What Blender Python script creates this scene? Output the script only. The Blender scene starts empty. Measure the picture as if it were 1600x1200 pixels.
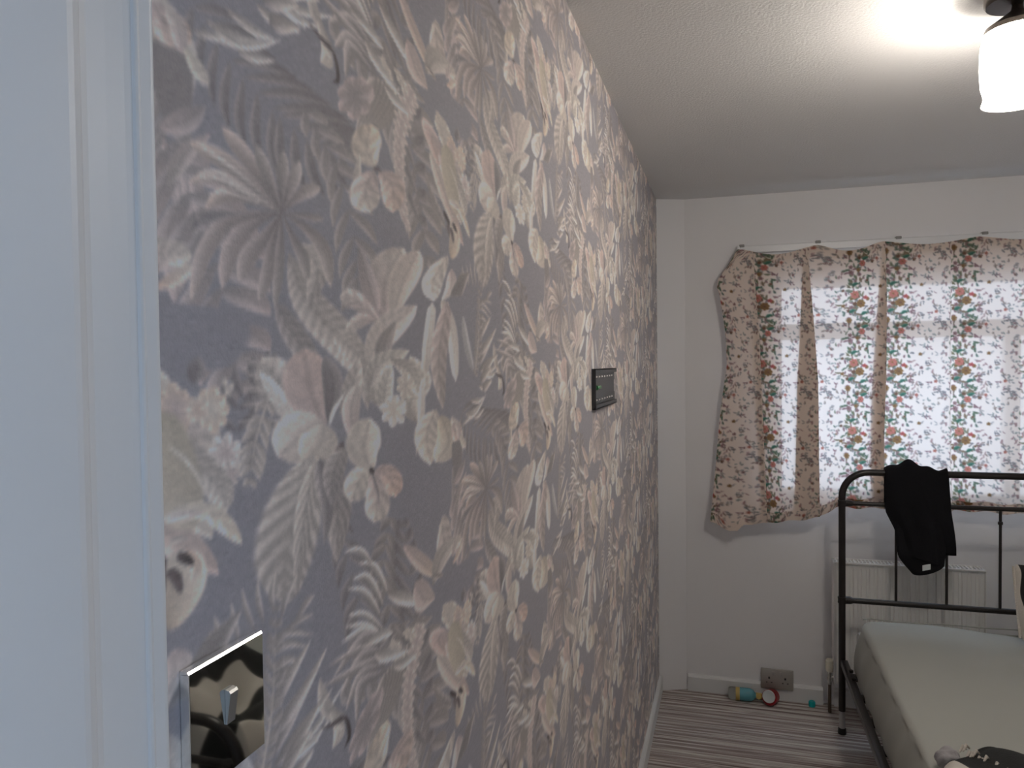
import bpy, bmesh, math, random
import numpy as np
from mathutils import Vector, Matrix
random.seed(4)
C = bpy.context.scene
PI = math.pi

# ------------------------------------------------------------------ camera
YAW, PITCH, ROLL, FOC = .2844, -.0255, -.0115, 1167.7
CAMX, CAMZ = .3408, 1.6076
cam_d = bpy.data.cameras.new('camera'); cam = bpy.data.objects.new('camera', cam_d)
C.collection.objects.link(cam); C.camera = cam
cam_d.sensor_fit = 'HORIZONTAL'; cam_d.sensor_width = 36; cam_d.lens = FOC / 1600 * 36
cam_d.clip_start = .01; cam_d.clip_end = 100
_f = np.array([-math.sin(YAW) * math.cos(PITCH), math.cos(YAW) * math.cos(PITCH), math.sin(PITCH)])
_r = np.cross(_f, [0, 0, 1.]); _r /= np.linalg.norm(_r); _u = np.cross(_r, _f)
_r, _u = _r * math.cos(ROLL) + _u * math.sin(ROLL), -_r * math.sin(ROLL) + _u * math.cos(ROLL)
M = Matrix(((_r[0], _u[0], -_f[0], CAMX), (_r[1], _u[1], -_f[1], 0), (_r[2], _u[2], -_f[2], CAMZ), (0, 0, 0, 1)))
cam.matrix_world = M

# ------------------------------------------------------------------ world, windows light, exposure
W = bpy.data.worlds.new('overcast_sky'); C.world = W; W.use_nodes = True
bg = W.node_tree.nodes['Background']; bg.inputs[0].default_value = (.58, .75, 1.0, 1); bg.inputs[1].default_value = 4.4
C.view_settings.view_transform = 'Standard'; C.view_settings.look = 'None'
C.view_settings.gamma = 1; C.view_settings.use_curve_mapping = False
C.view_settings.exposure = 0.0
LAMP = 9.8

def portal(name, loc, rot, sx, sy):
    l = bpy.data.lights.new(name, 'AREA'); l.shape = 'RECTANGLE'; l.size = sx; l.size_y = sy
    l.cycles.is_portal = True
    o = bpy.data.objects.new(name, l); o.location = loc; o.rotation_euler = rot; C.collection.objects.link(o)

H, D, XR = 2.4, 3.738, 2.12          # ceiling height, back wall, right wall
portal('window_daylight', (1.25, D + .24, 1.5), (-PI / 2, 0, 0), 1.46, 1.1)
portal('hall_window_daylight', (2.24, -.5, 1.22), (0, PI / 2, 0), 1.5, .9)

# ------------------------------------------------------------------ helpers
def lin(c):
    c = np.asarray(c, float) / 255.
    return np.where(c <= .04045, c / 12.92, ((c + .055) / 1.055) ** 2.4)

def mat(name, col, rough=.6, metal=0, spec=.5, bump=None, **kw):
    m = bpy.data.materials.new(name); m.use_nodes = True
    n = m.node_tree.nodes; b = n['Principled BSDF']
    b.inputs['Base Color'].default_value = (*col, 1); b.inputs['Roughness'].default_value = rough
    b.inputs['Metallic'].default_value = metal; b.inputs['Specular IOR Level'].default_value = spec
    for k, v in kw.items(): b.inputs[k.replace('_', ' ')].default_value = v
    # slight procedural variation so that no surface is dead flat
    tc = n.new('ShaderNodeTexCoord'); no = n.new('ShaderNodeTexNoise')
    sc, st = bump if bump else (60, .05)
    no.inputs['Scale'].default_value = sc; no.inputs['Detail'].default_value = 4
    bp = n.new('ShaderNodeBump'); bp.inputs['Strength'].default_value = st; bp.inputs['Distance'].default_value = .004
    L = m.node_tree.links
    L.new(tc.outputs['Object'], no.inputs['Vector']); L.new(no.outputs['Fac'], bp.inputs['Height']); L.new(bp.outputs[0], b.inputs['Normal'])
    return m

def link(name, bm, m, parent=None, smooth=True):
    me = bpy.data.meshes.new(name)
    bmesh.ops.recalc_face_normals(bm, faces=bm.faces)
    bm.to_mesh(me); bm.free()
    for k in (m if isinstance(m, (list, tuple)) else [m]): me.materials.append(k)
    if smooth:
        me.polygons.foreach_set('use_smooth', [True] * len(me.polygons)); me.set_sharp_from_angle(angle=.6)
    o = bpy.data.objects.new(name, me); C.collection.objects.link(o)
    if parent: o.parent = parent
    return o

def tag(o, label, cat, group=None, kind=None):
    o['label'] = label; o['category'] = cat
    if group: o['group'] = group
    if kind: o['kind'] = kind
    return o

def thing(name, label, cat, loc, rotz=0, group=None):
    o = bpy.data.objects.new(name, None); o.location = loc; o.rotation_euler = (0, 0, rotz)
    o.empty_display_size = .05
    C.collection.objects.link(o); return tag(o, label, cat, group)

def struct(name, bm, m, smooth=False, label=None):
    o = link(name, bm, m, None, smooth); o['kind'] = 'structure'
    if label: o['label'] = label; o['category'] = name.split('_')[0]
    return o

def box(bm, x0, x1, y0, y1, z0, z1, bev=0, mi=0):
    r = bmesh.ops.create_cube(bm, size=1)
    vs = r['verts']
    for v in vs:
        v.co = Vector(((x0 + x1) / 2 + v.co.x * (x1 - x0), (y0 + y1) / 2 + v.co.y * (y1 - y0), (z0 + z1) / 2 + v.co.z * (z1 - z0)))
    fs = list({f for v in vs for f in v.link_faces})
    for f in fs: f.material_index = mi
    if bev:
        es = list({e for v in vs for e in v.link_edges})
        bmesh.ops.bevel(bm, geom=es, offset=bev, segments=2, affect='EDGES', profile=.5)

def tube(bm, pts, r, n=12, cap=True):
    pts = [Vector(p) for p in pts]; N = len(pts)
    rs = r if isinstance(r, (list, tuple)) else [r] * N
    T = [(pts[min(i + 1, N - 1)] - pts[max(i - 1, 0)]).normalized() for i in range(N)]
    a = T[0].orthogonal().normalized(); rings = []
    for i in range(N):
        a = (a - T[i] * a.dot(T[i])).normalized(); b = T[i].cross(a)
        rings.append([bm.verts.new(pts[i] + (a * math.cos(2 * PI * k / n) + b * math.sin(2 * PI * k / n)) * rs[i]) for k in range(n)])
    for i in range(N - 1):
        for k in range(n):
            bm.faces.new((rings[i][k], rings[i][(k + 1) % n], rings[i + 1][(k + 1) % n], rings[i + 1][k]))
    if cap: bm.faces.new(rings[0][::-1]); bm.faces.new(rings[-1])

def lathe(bm, prof, n=32, mtx=None, mi=0):
    rings = []
    for r, z in prof:
        if r < 1e-6: rings.append([bm.verts.new((0, 0, z))])
        else: rings.append([bm.verts.new((r * math.cos(2 * PI * k / n), r * math.sin(2 * PI * k / n), z)) for k in range(n)])
    for a, b in zip(rings[:-1], rings[1:]):
        for k in range(n):
            k2 = (k + 1) % n
            if len(a) == 1 and len(b) == 1: continue
            if len(a) == 1: f = bm.faces.new((a[0], b[k2], b[k]))
            elif len(b) == 1: f = bm.faces.new((a[k], a[k2], b[0]))
            else: f = bm.faces.new((a[k], a[k2], b[k2], b[k]))
            f.material_index = mi
    if mtx:
        for rg in rings:
            for v in rg: v.co = mtx @ v.co

def prism(bm, prof, z0, z1):
    """profile in (x, y) extruded along z"""
    a = [bm.verts.new((x, y, z0)) for x, y in prof]; b = [bm.verts.new((x, y, z1)) for x, y in prof]
    n = len(prof)
    for i in range(n): bm.faces.new((a[i], a[(i + 1) % n], b[(i + 1) % n], b[i]))
    bm.faces.new(a[::-1]); bm.faces.new(b)

def grid_mesh(name, P, m, parent=None, col=None, smooth=True):
    """P: rows x cols x 3 points"""
    R, Cc = P.shape[:2]
    me = bpy.data.meshes.new(name)
    idx = np.arange(R * Cc).reshape(R, Cc)
    q = np.stack([idx[:-1, :-1], idx[:-1, 1:], idx[1:, 1:], idx[1:, :-1]], -1).reshape(-1, 4)
    me.vertices.add(R * Cc); me.vertices.foreach_set('co', P.reshape(-1).astype(np.float32))
    nq = len(q); me.loops.add(nq * 4); me.loops.foreach_set('vertex_index', q.reshape(-1).astype(np.int32))
    me.polygons.add(nq); me.polygons.foreach_set('loop_start', np.arange(0, nq * 4, 4, dtype=np.int32))
    me.polygons.foreach_set('use_smooth', np.full(nq, smooth))
    me.update(calc_edges=True)
    if col is not None:
        at = me.color_attributes.new('print', 'FLOAT_COLOR', 'POINT')
        c4 = np.ones((R * Cc, 4), np.float32); c4[:, :3] = col.reshape(-1, 3); at.data.foreach_set('color', c4.reshape(-1))
    me.materials.append(m)
    o = bpy.data.objects.new(name, me); C.collection.objects.link(o)
    if parent: o.parent = parent
    return o

# ------------------------------------------------------------------ a small painter for printed patterns (repeat tile, in metres)
class Print:
    def __init__(s, w, h, res, drop, ground):
        s.w, s.h, s.res, s.drop = w, h, res, drop
        s.nx, s.ny = int(round(w / res)), int(round(h / res))
        s.img = np.empty((s.ny, s.nx, 3)); s.img[:] = ground
    def strip(s, Lp, Rp, us, shade):
        """Lp, Rp: N x 2 edge points in metres; us: N; shade(u, v) -> (rgb, alpha)"""
        Lp, Rp = np.asarray(Lp), np.asarray(Rp)
        al = np.vstack([Lp, Rp]); lo, hi = al.min(0), al.max(0)
        for i in range(int(math.floor(-hi[0] / s.w)), int(math.ceil((s.w - lo[0]) / s.w)) + 1):
            for j in range(-9, 10):
                off = np.array([i * s.w, i * s.drop + j * s.h])
                if hi[0] + off[0] < 0 or lo[0] + off[0] > s.w or hi[1] + off[1] < 0 or lo[1] + off[1] > s.h: continue
                A, B = (Lp + off) / s.res, (Rp + off) / s.res
                a0 = np.floor(np.minimum(A.min(0), B.min(0))).astype(int); a1 = np.ceil(np.maximum(A.max(0), B.max(0))).astype(int) + 1
                x0, y0 = max(a0[0], 0), max(a0[1], 0); x1, y1 = min(a1[0], s.nx), min(a1[1], s.ny)
                if x1 <= x0 or y1 <= y0: continue
                U = np.full((y1 - y0, x1 - x0), np.nan); V = U.copy()
                for k in range(len(A) - 1):
                    for T in (((A[k], us[k], -1), (B[k], us[k], 1), (A[k + 1], us[k + 1], -1)), ((B[k], us[k], 1), (B[k + 1], us[k + 1], 1), (A[k + 1], us[k + 1], -1))):
                        P = np.array([t[0] for t in T])
                        d = (P[1, 1] - P[2, 1]) * (P[0, 0] - P[2, 0]) + (P[2, 0] - P[1, 0]) * (P[0, 1] - P[2, 1])
                        if abs(d) < 1e-9: continue
                        bx0, by0 = np.maximum(np.floor(P.min(0)).astype(int), (x0, y0)); bx1, by1 = np.minimum(np.ceil(P.max(0)).astype(int) + 1, (x1, y1))
                        if bx1 <= bx0 or by1 <= by0: continue
                        X = np.arange(bx0, bx1) + .5; Y = (np.arange(by0, by1) + .5)[:, None]
                        l0 = ((P[1, 1] - P[2, 1]) * (X - P[2, 0]) + (P[2, 0] - P[1, 0]) * (Y - P[2, 1])) / d
                        l1 = ((P[2, 1] - P[0, 1]) * (X - P[2, 0]) + (P[0, 0] - P[2, 0]) * (Y - P[2, 1])) / d
                        l2 = 1 - l0 - l1; ok = (l0 >= -1e-6) & (l1 >= -1e-6) & (l2 >= -1e-6)
                        su = U[by0 - y0:by1 - y0, bx0 - x0:bx1 - x0]; sv = V[by0 - y0:by1 - y0, bx0 - x0:bx1 - x0]
                        su[ok] = (l0 * T[0][1] + l1 * T[1][1] + l2 * T[2][1])[ok]; sv[ok] = (l0 * T[0][2] + l1 * T[1][2] + l2 * T[2][2])[ok]
                ok = ~np.isnan(U)
                if not ok.any(): continue
                rgb, al_ = shade(U[ok], V[ok]); al_ = al_[:, None]
                sub = s.img[y0:y1, x0:x1]; sub[ok] = sub[ok] * (1 - al_) + rgb * al_
    def blur(s, n=1):
        for _ in range(n):
            a = s.img
            a = (np.roll(a, 1, 0) + np.roll(a, -1, 0) + 2 * a) / 4
            up = np.roll(a, 1, 1); up[:, 0] = np.roll(up[:, 0], int(round(s.drop / s.res)), 0)
            dn = np.roll(a, -1, 1); dn[:, -1] = np.roll(dn[:, -1], -int(round(s.drop / s.res)), 0)
            s.img = (up + dn + 2 * a) / 4
    def sample(s, X, Y):
        i = np.floor(X / s.w); x = (X - i * s.w) / s.res; y = ((Y - i * s.drop) % s.h) / s.res
        xi = np.clip(x.astype(int), 0, s.nx - 1); fy = y - .5; y0 = np.floor(fy).astype(int); t = (fy - y0)[..., None]
        return s.img[y0 % s.ny, xi] * (1 - t) + s.img[(y0 + 1) % s.ny, xi] * t

def curve(pts, n=12):
    P = [np.array(p, float) for p in pts]
    if len(P) == 2: P = [P[0], (P[0] + P[1]) / 2, P[1]]
    P = [2 * P[0] - P[1]] + P + [2 * P[-1] - P[-2]]; out = []
    segs = len(P) - 3; k = max(2, n // segs)
    for i in range(segs):
        p0, p1, p2, p3 = P[i:i + 4]
        for j in range(k):
            t = j / k
            out.append(.5 * (2 * p1 + (p2 - p0) * t + (2 * p0 - 5 * p1 + 4 * p2 - p3) * t * t + (3 * p1 - p0 - 3 * p2 + p3) * t ** 3))
    out.append(P[-2]); return np.array(out)

def blade(pr, tf, pts, w, c1, c2=None, p=.8, q=.9, side=.10, mid=.10, edge=.08, ribs=0, rib=.10, lean=2., root=.0, n=12, alpha=1., ruffle=0):
    """a leaf, petal or stroke: midline pts, half width w; tf maps drawing coordinates to metres"""
    c1 = np.array(c1, float); c2 = c1 if c2 is None else np.array(c2, float)
    m = curve(pts, n); N = len(m)
    us = np.linspace(0, 1, N); t = np.gradient(m, axis=0); t /= np.linalg.norm(t, axis=1)[:, None] + 1e-9
    nn = np.stack([-t[:, 1], t[:, 0]], 1)
    wd = w * np.maximum(np.sin(PI * us ** p) ** q if q else 1, root * (1 - us)) + w * .03
    wd = wd * (1 + ruffle * np.sin(us * 40))
    def shade(u, v):
        k = 1 + side * np.clip(-v * 1.4, -1, 1) - mid * np.exp(-(v / .13) ** 2) + edge * np.exp(-((np.abs(v) - .85) / .16) ** 2)
        if ribs: k = k + rib * np.sin(2 * PI * (ribs * u - lean * np.abs(v) * .5)) * (.4 + .6 * np.abs(v))
        rgb = (c1 + (c2 - c1) * u[:, None]) * k[:, None]
        return rgb, alpha * np.clip((1 - np.abs(v)) * 6, 0, 1)
    pr.strip(tf(m + nn * wd[:, None]), tf(m - nn * wd[:, None]), us, shade)

# ------------------------------------------------------------------ the wallpaper print: grey ground, tropical leaves and blossoms
def on_wall(px):
    """point seen at these picture coordinates -> (y, z) on the plane of the papered wall"""
    px = np.asarray(px, float)
    d = _f + (px[..., 0:1] - 800) / FOC * _r - (px[..., 1:2] - 600) / FOC * _u
    t = -CAMX / d[..., 0]
    return np.stack([t * d[..., 1], CAMZ + t * d[..., 2]], -1)
GND = np.array((108, 106, 110.)); MID = (127, 121, 117); DRK = (97, 92, 92); DIM = (115, 110, 109); LGT = (151, 144, 138); PNK = (145, 134, 131)
CRM = (159, 152, 144); WHT = (176, 171, 166); BRN = (84, 76, 75); BLK = (52, 47, 46)
wp = Print(.506, .604, .001, -.302, GND)
def bl(pts, w, c1, c2=None, **k): blade(wp, on_wall, pts, w, c1, c2, **k)
def around(c, r, a0, a1, n, w, c1, c2=None, sx=1., bend=0., ctr=BRN, rj=.1, **k):
    """petals around a centre, drawn squeezed by sx"""
    rnd = random.Random(int(c[0] * 7 + c[1]))
    for i in range(n):
        a = math.radians(a0 + (a1 - a0) * i / max(1, n - 1)); rr = r * (1 + rnd.uniform(-rj, rj))
        e = (c[0] + math.cos(a) * rr * sx, c[1] + math.sin(a) * rr)
        m_ = (c[0] + math.cos(a + bend) * rr * .55 * sx, c[1] + math.sin(a + bend) * rr * .55)
        bl([c, m_, e], w, c1, c2, **k)
    if ctr is not None: bl([(c[0], c[1] - r * .09), (c[0], c[1] + r * .09)], r * .07, ctr, mid=0)
def feather(mid, L, n, w, c1, c2, ang=.9, both=True, prof=None, stem=True, **k):
    """a pinnate frond: leaflets both sides of a midrib"""
    m = curve(mid, 24); N = len(m)
    for i in range(n):
        u = (i + .5) / n; j = int(u * (N - 1)); p = m[j]; t = m[min(j + 1, N - 1)] - m[max(j - 1, 0)]; t /= np.linalg.norm(t)
        l = L * (prof(u) if prof else (math.sin(PI * (u * .85 + .12)) ** .7))
        for sd in ((-1, 1) if both is True else (both,)):
            a = ang * sd; d = np.array([t[0] * math.cos(a) - t[1] * math.sin(a), t[0] * math.sin(a) + t[1] * math.cos(a)])
            a2 = a * .55; d2 = np.array([t[0] * math.cos(a2) - t[1] * math.sin(a2), t[0] * math.sin(a2) + t[1] * math.cos(a2)])
            bl([p, p + d * l * .55, p + d * l * .6 + d2 * l * .42], w, c1, c2, n=8, **k)
    if stem: bl([m[0], m[N // 2], m[-1]], max(1.5, w * .35), LGT, MID, p=.5)
PET = dict(p=1.5, q=.6, ribs=3, rib=.05, lean=5)

# dim background foliage
feather([(300, 10), (380, 120), (470, 210), (540, 250)], 120, 13, 9, DIM, DRK, ang=.8, stem=False)
feather([(258, 120), (268, 240), (290, 390)], 70, 10, 9, DIM, MID, ang=.7, stem=False)
for k, x in enumerate((255, 268, 282, 296)): bl([(x, 215 + 10 * k), (x + 22, 300 + 12 * k), (x + 50, 372 + 6 * k)], 13, PNK, DIM, side=.15)
feather([(520, 20), (600, 130), (650, 260), (668, 420)], 90, 14, 9, DIM, MID, ang=.55, stem=False)
feather([(470, 160), (530, 270), (560, 420), (556, 470)], 70, 12, 8, DIM, MID, ang=.6, stem=False)
feather([(700, 20), (720, 120), (735, 260)], 50, 10, 6, DIM, PNK, ang=.5, stem=False)
feather([(388, 800), (372, 640), (440, 560)], 60, 9, 8, DRK, DIM, ang=.8, stem=False)
for y in (575, 592, 612, 632, 655): bl([(470, y + 20), (420, y + 5), (372, y - 8 + (y - 612) * .3)], 7, DIM, MID, side=.2)
feather([(520, 800), (560, 930), (570, 1060)], 60, 9, 7, DIM, DRK, ang=.7, stem=False)
feather([(612, 800), (600, 900), (625, 1010)], 45, 9, 7, MID, DRK, ang=.6, stem=False)
feather([(668, 1180), (656, 1040), (640, 900), (628, 800)], 44, 11, 7, DIM, DRK, ang=.6, stem=False)

# white tipped ferns at the top
for a in (((320, 30), (370, 60), (425, 68)), ((335, 62), (395, 72), (440, 62)), ((352, 12), (400, 50), (428, 62)), ((400, 5), (430, 35), (470, 52)),
          ((370, 78), (400, 92), (430, 96)), ((300, 48), (340, 58), (380, 62)), ((430, -5), (462, 28), (500, 44)), ((440, 0), (480, 20), (520, 26)),
          ((330, 40), (375, 70), (415, 72)), ((420, 2), (455, 20), (478, 46))):
    bl(a, 7, MID, WHT, side=.2, edge=.15)
# striped banana leaf running down to the right and pale buds
bl([(452, 395), (480, 470), (540, 540), (580, 600)], 30, MID, LGT, ribs=16, rib=.10, p=1.1, q=.7, side=.08)
bl([(468, 380), (496, 420), (480, 480)], 20, LGT, MID, ribs=7, rib=.1)
bl([(430, 470), (470, 540), (520, 600)], 20, DIM, MID, ribs=8)
bl([(520, 520), (560, 560), (575, 640)], 20, LGT, MID, ribs=9, rib=.1)
bl([(600, 500), (600, 440), (632, 388)], 34, PNK, LGT, p=1.3, q=.6, ribs=4, rib=.05)
bl([(612, 500), (628, 440), (656, 392)], 24, LGT, (158, 148, 142), p=1.4, q=.6)
bl([(590, 492), (575, 440), (560, 380)], 14, PNK, DIM)
bl([(598, 508), (556, 470), (531, 462)], 15, PNK, LGT, p=1.4, q=.5, ribs=4)
bl([(585, 500), (565, 500), (540, 516)], 12, PNK, LGT, p=1.2, q=.6)
bl([(572, 566), (600, 520), (652, 478)], 24, LGT, (160, 152, 147), p=1.1, q=.7, ribs=9, rib=.05)
bl([(600, 590), (600, 540), (620, 500)], 14, DIM, MID)
# the large open blossom
bl([(500, 668), (450, 620), (410, 558)], 38, DIM, LGT, p=1.4, q=.55, ribs=7, rib=.09)
bl([(505, 664), (460, 650), (405, 580)], 16, LGT, WHT, p=1.3, q=.7, ribs=8, rib=.08)
bl([(506, 668), (482, 610), (478, 545)], 42, PNK, (150, 136, 130), p=1.3, q=.55, ribs=3, rib=.04, side=.02)
bl([(512, 660), (520, 600), (508, 556)], 17, DRK, DIM, p=1.2, q=.7)
bl([(505, 660), (470, 680), (432, 712)], 42, LGT, (160, 152, 146), p=1.2, q=.5, ribs=2, rib=.03)
bl([(508, 662), (500, 690), (474, 722)], 32, LGT, (156, 148, 140), p=1.3, q=.5)
bl([(530, 648), (548, 610), (562, 560)], 16, MID, LGT, ribs=6, p=1.2)
bl([(514, 665), (522, 640), (540, 612)], 3.5, WHT, WHT)
# pale feather leaf cluster right of it
for a in (((600, 640), (580, 600), (602, 556)), ((620, 660), (600, 620), (612, 570)), ((640, 640), (660, 596), (640, 556)), ((575, 610), (590, 570), (640, 548)), ((650, 660), (640, 630), (664, 590)), ((610, 560), (640, 580), (656, 620))):
    bl(a, 15, MID, (158, 153, 146), ribs=8, rib=.09, p=1.1, q=.7, edge=.14)
around((615, 640), 26, 0, 330, 8, 7, CRM, WHT, sx=.8, ctr=None, **PET)
around((634, 604), 20, 0, 330, 7, 6, LGT, CRM, sx=.8, ctr=None, **PET)
bl([(560, 600), (548, 640), (552, 690)], 15, LGT, PNK, p=1, q=.6)
bl([(536, 690), (530, 710), (540, 724)], 8, BRN, PNK); bl([(548, 680), (556, 700), (548, 722)], 6, WHT, LGT); bl([(533, 700), (531, 715), (536, 722)], 4, WHT, WHT)
# banana leaf hanging below
bl([(492, 712), (462, 790), (440, 880), (448, 945)], 50, (140, 134, 129), MID, ribs=8, rib=.16, lean=4, p=1.05, q=.6, side=.04, mid=.05)
bl([(494, 716), (480, 780), (470, 850), (462, 930)], 16, LGT, MID, ribs=7, rib=.14, lean=4)
bl([(500, 716), (524, 780), (526, 880)], 28, DIM, MID, ribs=7, rib=.12, lean=4)
bl([(500, 715), (512, 790), (506, 850)], 10, DRK, DIM)
# four petalled blossom hanging
bl([(580, 738), (566, 700), (580, 654)], 29, LGT, CRM, p=1.3, q=.5, ribs=3, rib=.04)
bl([(578, 736), (562, 750), (548, 784)], 22, CRM, LGT, p=1.4, q=.5, ribs=3)
bl([(582, 738), (606, 744), (618, 776)], 20, PNK, (160, 142, 132), p=1.4, q=.5, ribs=5, rib=.09)
bl([(582, 738), (590, 780), (584, 816)], 21, PNK, CRM, p=1.4, q=.5, ribs=3)
bl([(580, 730), (582, 744)], 4.5, BLK, BRN, mid=0); bl([(580, 735), (590, 770), (592, 800)], 2.5, DRK, PNK)
bl([(540, 700), (520, 740), (518, 790)], 18, MID, DIM, ribs=6)
# curled white edged fern, centre
for k, (a, b, c) in enumerate((((596, 965), (570, 925), (542, 920)), ((600, 950), (575, 902), (550, 906)), ((600, 985), (570, 960), (544, 962)), ((606, 930), (585, 885), (560, 880)), ((604, 1000), (572, 978), (540, 980)),
                               ((590, 990), (566, 985), (534, 1004)), ((580, 880), (562, 860), (538, 862)))):
    bl([a, b, c], 6, MID, WHT, side=.25)
for k, (x1, y1) in enumerate(((520, 1060), (512, 1040), (530, 1090), (500, 1075), (540, 1110), (556, 1130))): bl([(600, 990 + k * 12), (565, 1000 + k * 14), (x1, y1)], 8, DIM, (138, 131, 127), side=.2)
for k in range(7): bl([(640 - k * 6, 1000 + k * 8), (626 - k * 6, 1060 + k * 6), (596 - k * 4, 1150 + k * 6)], 6, MID, (140, 133, 128), side=.2)
# chain of tiny blossoms
for k in range(13):
    t = k / 12; c = (655 - 14 * math.sin(3 * t) - 8 * t, 985 + 210 * t)
    around(c, 13 - 3 * t, 0, 300, 6, 4.6, PNK, (160, 152, 146), sx=.9, ctr=None, **PET)
for c in ((618, 1010), (640, 990), (626, 1030)): around(c, 11, 0, 300, 6, 4, LGT, CRM, ctr=None, **PET)
# humming birds
bl([(500, 1060), (512, 1110), (545, 1125)], 13, LGT, MID, p=1.1, q=.7); bl([(516, 1110), (530, 1140), (520, 1170)], 10, LGT, CRM)
bl([(500, 1140), (520, 1132), (540, 1122), (546, 1150), (538, 1168)], 4, BRN, BLK, mid=0); bl([(526, 1134), (536, 1138)], 4, CRM, WHT)
bl([(704, 1080), (714, 1092)], 5, BLK, BRN); bl([(712, 1090), (712, 1110)], 5, BRN, DRK); bl([(704, 1100), (690, 1090), (676, 1070)], 9, DIM, MID, ribs=5)
# pale tubular plant
bl([(700, 400), (676, 440), (678, 470)], 17, LGT, WHT, p=1.1, q=.6, ribs=4); bl([(706, 420), (704, 450), (690, 470)], 9, PNK, WHT)
bl([(676, 472), (668, 540), (664, 585)], 8, WHT, LGT, q=.2); bl([(692, 470), (706, 520), (712, 596)], 9, LGT, WHT, q=.35, root=.4)
bl([(700, 470), (685, 560), (692, 640)], 14, PNK, MID, ribs=7, q=.7); bl([(660, 590), (658, 650), (650, 712)], 6, WHT, LGT)
bl([(682, 640), (666, 680), (672, 726)], 20, LGT, (160, 152, 144), p=1, q=.6, ribs=5); bl([(690, 648), (700, 690), (680, 722)], 19, (140, 132, 122), CRM, p=1.1, q=.5)
bl([(706, 650), (716, 680), (718, 745)], 8, LGT, WHT)
# striped leaflets beside it
# flowers, top centre
bl([(585, 262), (572, 230), (580, 194)], 25, CRM, (154, 143, 132), p=1.3, q=.5, ribs=3); bl([(590, 265), (560, 280), (562, 240)], 9, DIM, CRM)
bl([(584, 268), (570, 300), (578, 332)], 26, PNK, CRM, p=1.2, q=.5, ribs=3); bl([(592, 268), (612, 290), (614, 332)], 20, PNK, (156, 142, 133), p=1.3, q=.5, ribs=4)
bl([(583, 262), (597, 268)], 4, BRN, DRK)
around((556, 150), 36, 0, 340, 8, 12, DIM, PNK, sx=.8, ctr=None, **PET)
for a in (((545, 10), (580, 50), (600, 80)), ((570, 60), (590, 100), (625, 150)), ((600, 130), (620, 160), (640, 180)), ((590, 0), (620, 60), (645, 110))): bl(a, 6, MID, WHT, side=.2)
bl([(636, 60), (650, 110), (668, 140)], 12, PNK, (150, 140, 134)); bl([(680, 30), (684, 80), (700, 120)], 12, LGT, PNK, ribs=4)
bl([(672, 232), (694, 300), (724, 385)], 9, LGT, (150, 136, 130), q=.6, p=.9); bl([(694, 240), (712, 260), (716, 300)], 11, PNK, CRM, p=1.3, q=.6, ribs=5)
bl([(630, 850), (660, 880), (684, 902)], 14, PNK, (152, 140, 130), p=1, q=.7); bl([(676, 915), (690, 870), (716, 838)], 12, MID, LGT, p=1.2, q=.7); bl([(676, 905), (690, 898), (676, 900)], 3, CRM, BRN)
bl([(700, 985), (684, 1000), (700, 1025)], 15, PNK, (150, 134, 128), p=1, q=.5); bl([(700, 1000), (712, 1030), (730, 1058)], 11, PNK, CRM, q=.5); around((704, 960), 22, 0, 330, 8, 8, LGT, CRM, sx=.7, ctr=None, **PET)
# lily at the upper left
bl([(258, 50), (270, 120), (276, 205)], 34, (106, 101, 100), mid=0, side=0, edge=0, q=.4)
bl([(330, 478), (322, 520), (316, 580)], 72, GND, mid=0, side=0, edge=0, q=.35)
bl([(390, 730), (387, 768), (386, 806)], 26, GND, mid=0, side=0, edge=0, q=.5)
bl([(235, 0), (262, 40), (298, 68)], 27, PNK, (150, 136, 127), p=1.3, q=.6, ribs=2)
bl([(258, 10), (278, 42), (285, 84)], 14, LGT, PNK, p=1.2, q=.6)
bl([(289, 76), (306, 104), (326, 134)], 11, (156, 150, 140), LGT, p=1.3, q=.5, root=.5)
bl([(248, 200), (288, 190), (322, 166)], 22, PNK, DIM, p=1, q=.8)
bl([(262, 290), (290, 240), (330, 210)], 16, MID, PNK)
# shell petals at the left edge
bl([(236, 430), (262, 398), (300, 402)], 22, PNK, CRM, p=1.3, q=.6, ribs=5)
bl([(240, 450), (272, 436), (304, 412)], 13, (160, 142, 132), CRM, p=1.2, q=.6)
# cluster of small blooms at the left edge
bl([(300, 600), (308, 575), (310, 558)], 16, DRK, DIM)
around((330, 640), 34, 0, 320, 9, 10, CRM, (166, 152, 140), sx=.8, ctr=None, **PET)
around((275, 640), 40, 20, 340, 9, 12, PNK, (164, 150, 138), sx=.8, ctr=None, **PET)
around((310, 640), 22, 0, 320, 7, 8, (160, 144, 134), CRM, sx=.8, ctr=None, **PET)
around((352, 606), 14, -100, 60, 3, 5, LGT, CRM, ctr=None, **PET)
around((354, 708), 30, 0, 320, 8, 8, PNK, WHT, sx=1., ctr=None, **PET)
around((362, 740), 18, 0, 320, 6, 5, PNK, LGT, sx=1., ctr=None, **PET)
feather([(420, 620), (400, 690), (390, 760)], 40, 7, 6, MID, LGT, ang=.7)
# big cream leaf and its ruffled border
bl([(250, 660), (290, 710), (340, 760), (352, 800)], 28, MID, LGT, ribs=10, rib=.13, lean=3, p=1.0, q=.6)
bl([(236, 640), (262, 740), (300, 830)], 52, (138, 131, 119), (142, 134, 124), p=.8, q=.4, ribs=0, side=.05, mid=0, edge=0)
bl([(262, 800), (320, 798), (350, 818), (378, 850)], 17, CRM, (166, 156, 144), p=1.1, q=.6, ribs=4, rib=.1)
bl([(250, 812), (285, 806), (320, 800)], 8, WHT, PNK)
bl([(262, 696), (300, 730), (336, 800)], 3, WHT, LGT)
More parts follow.
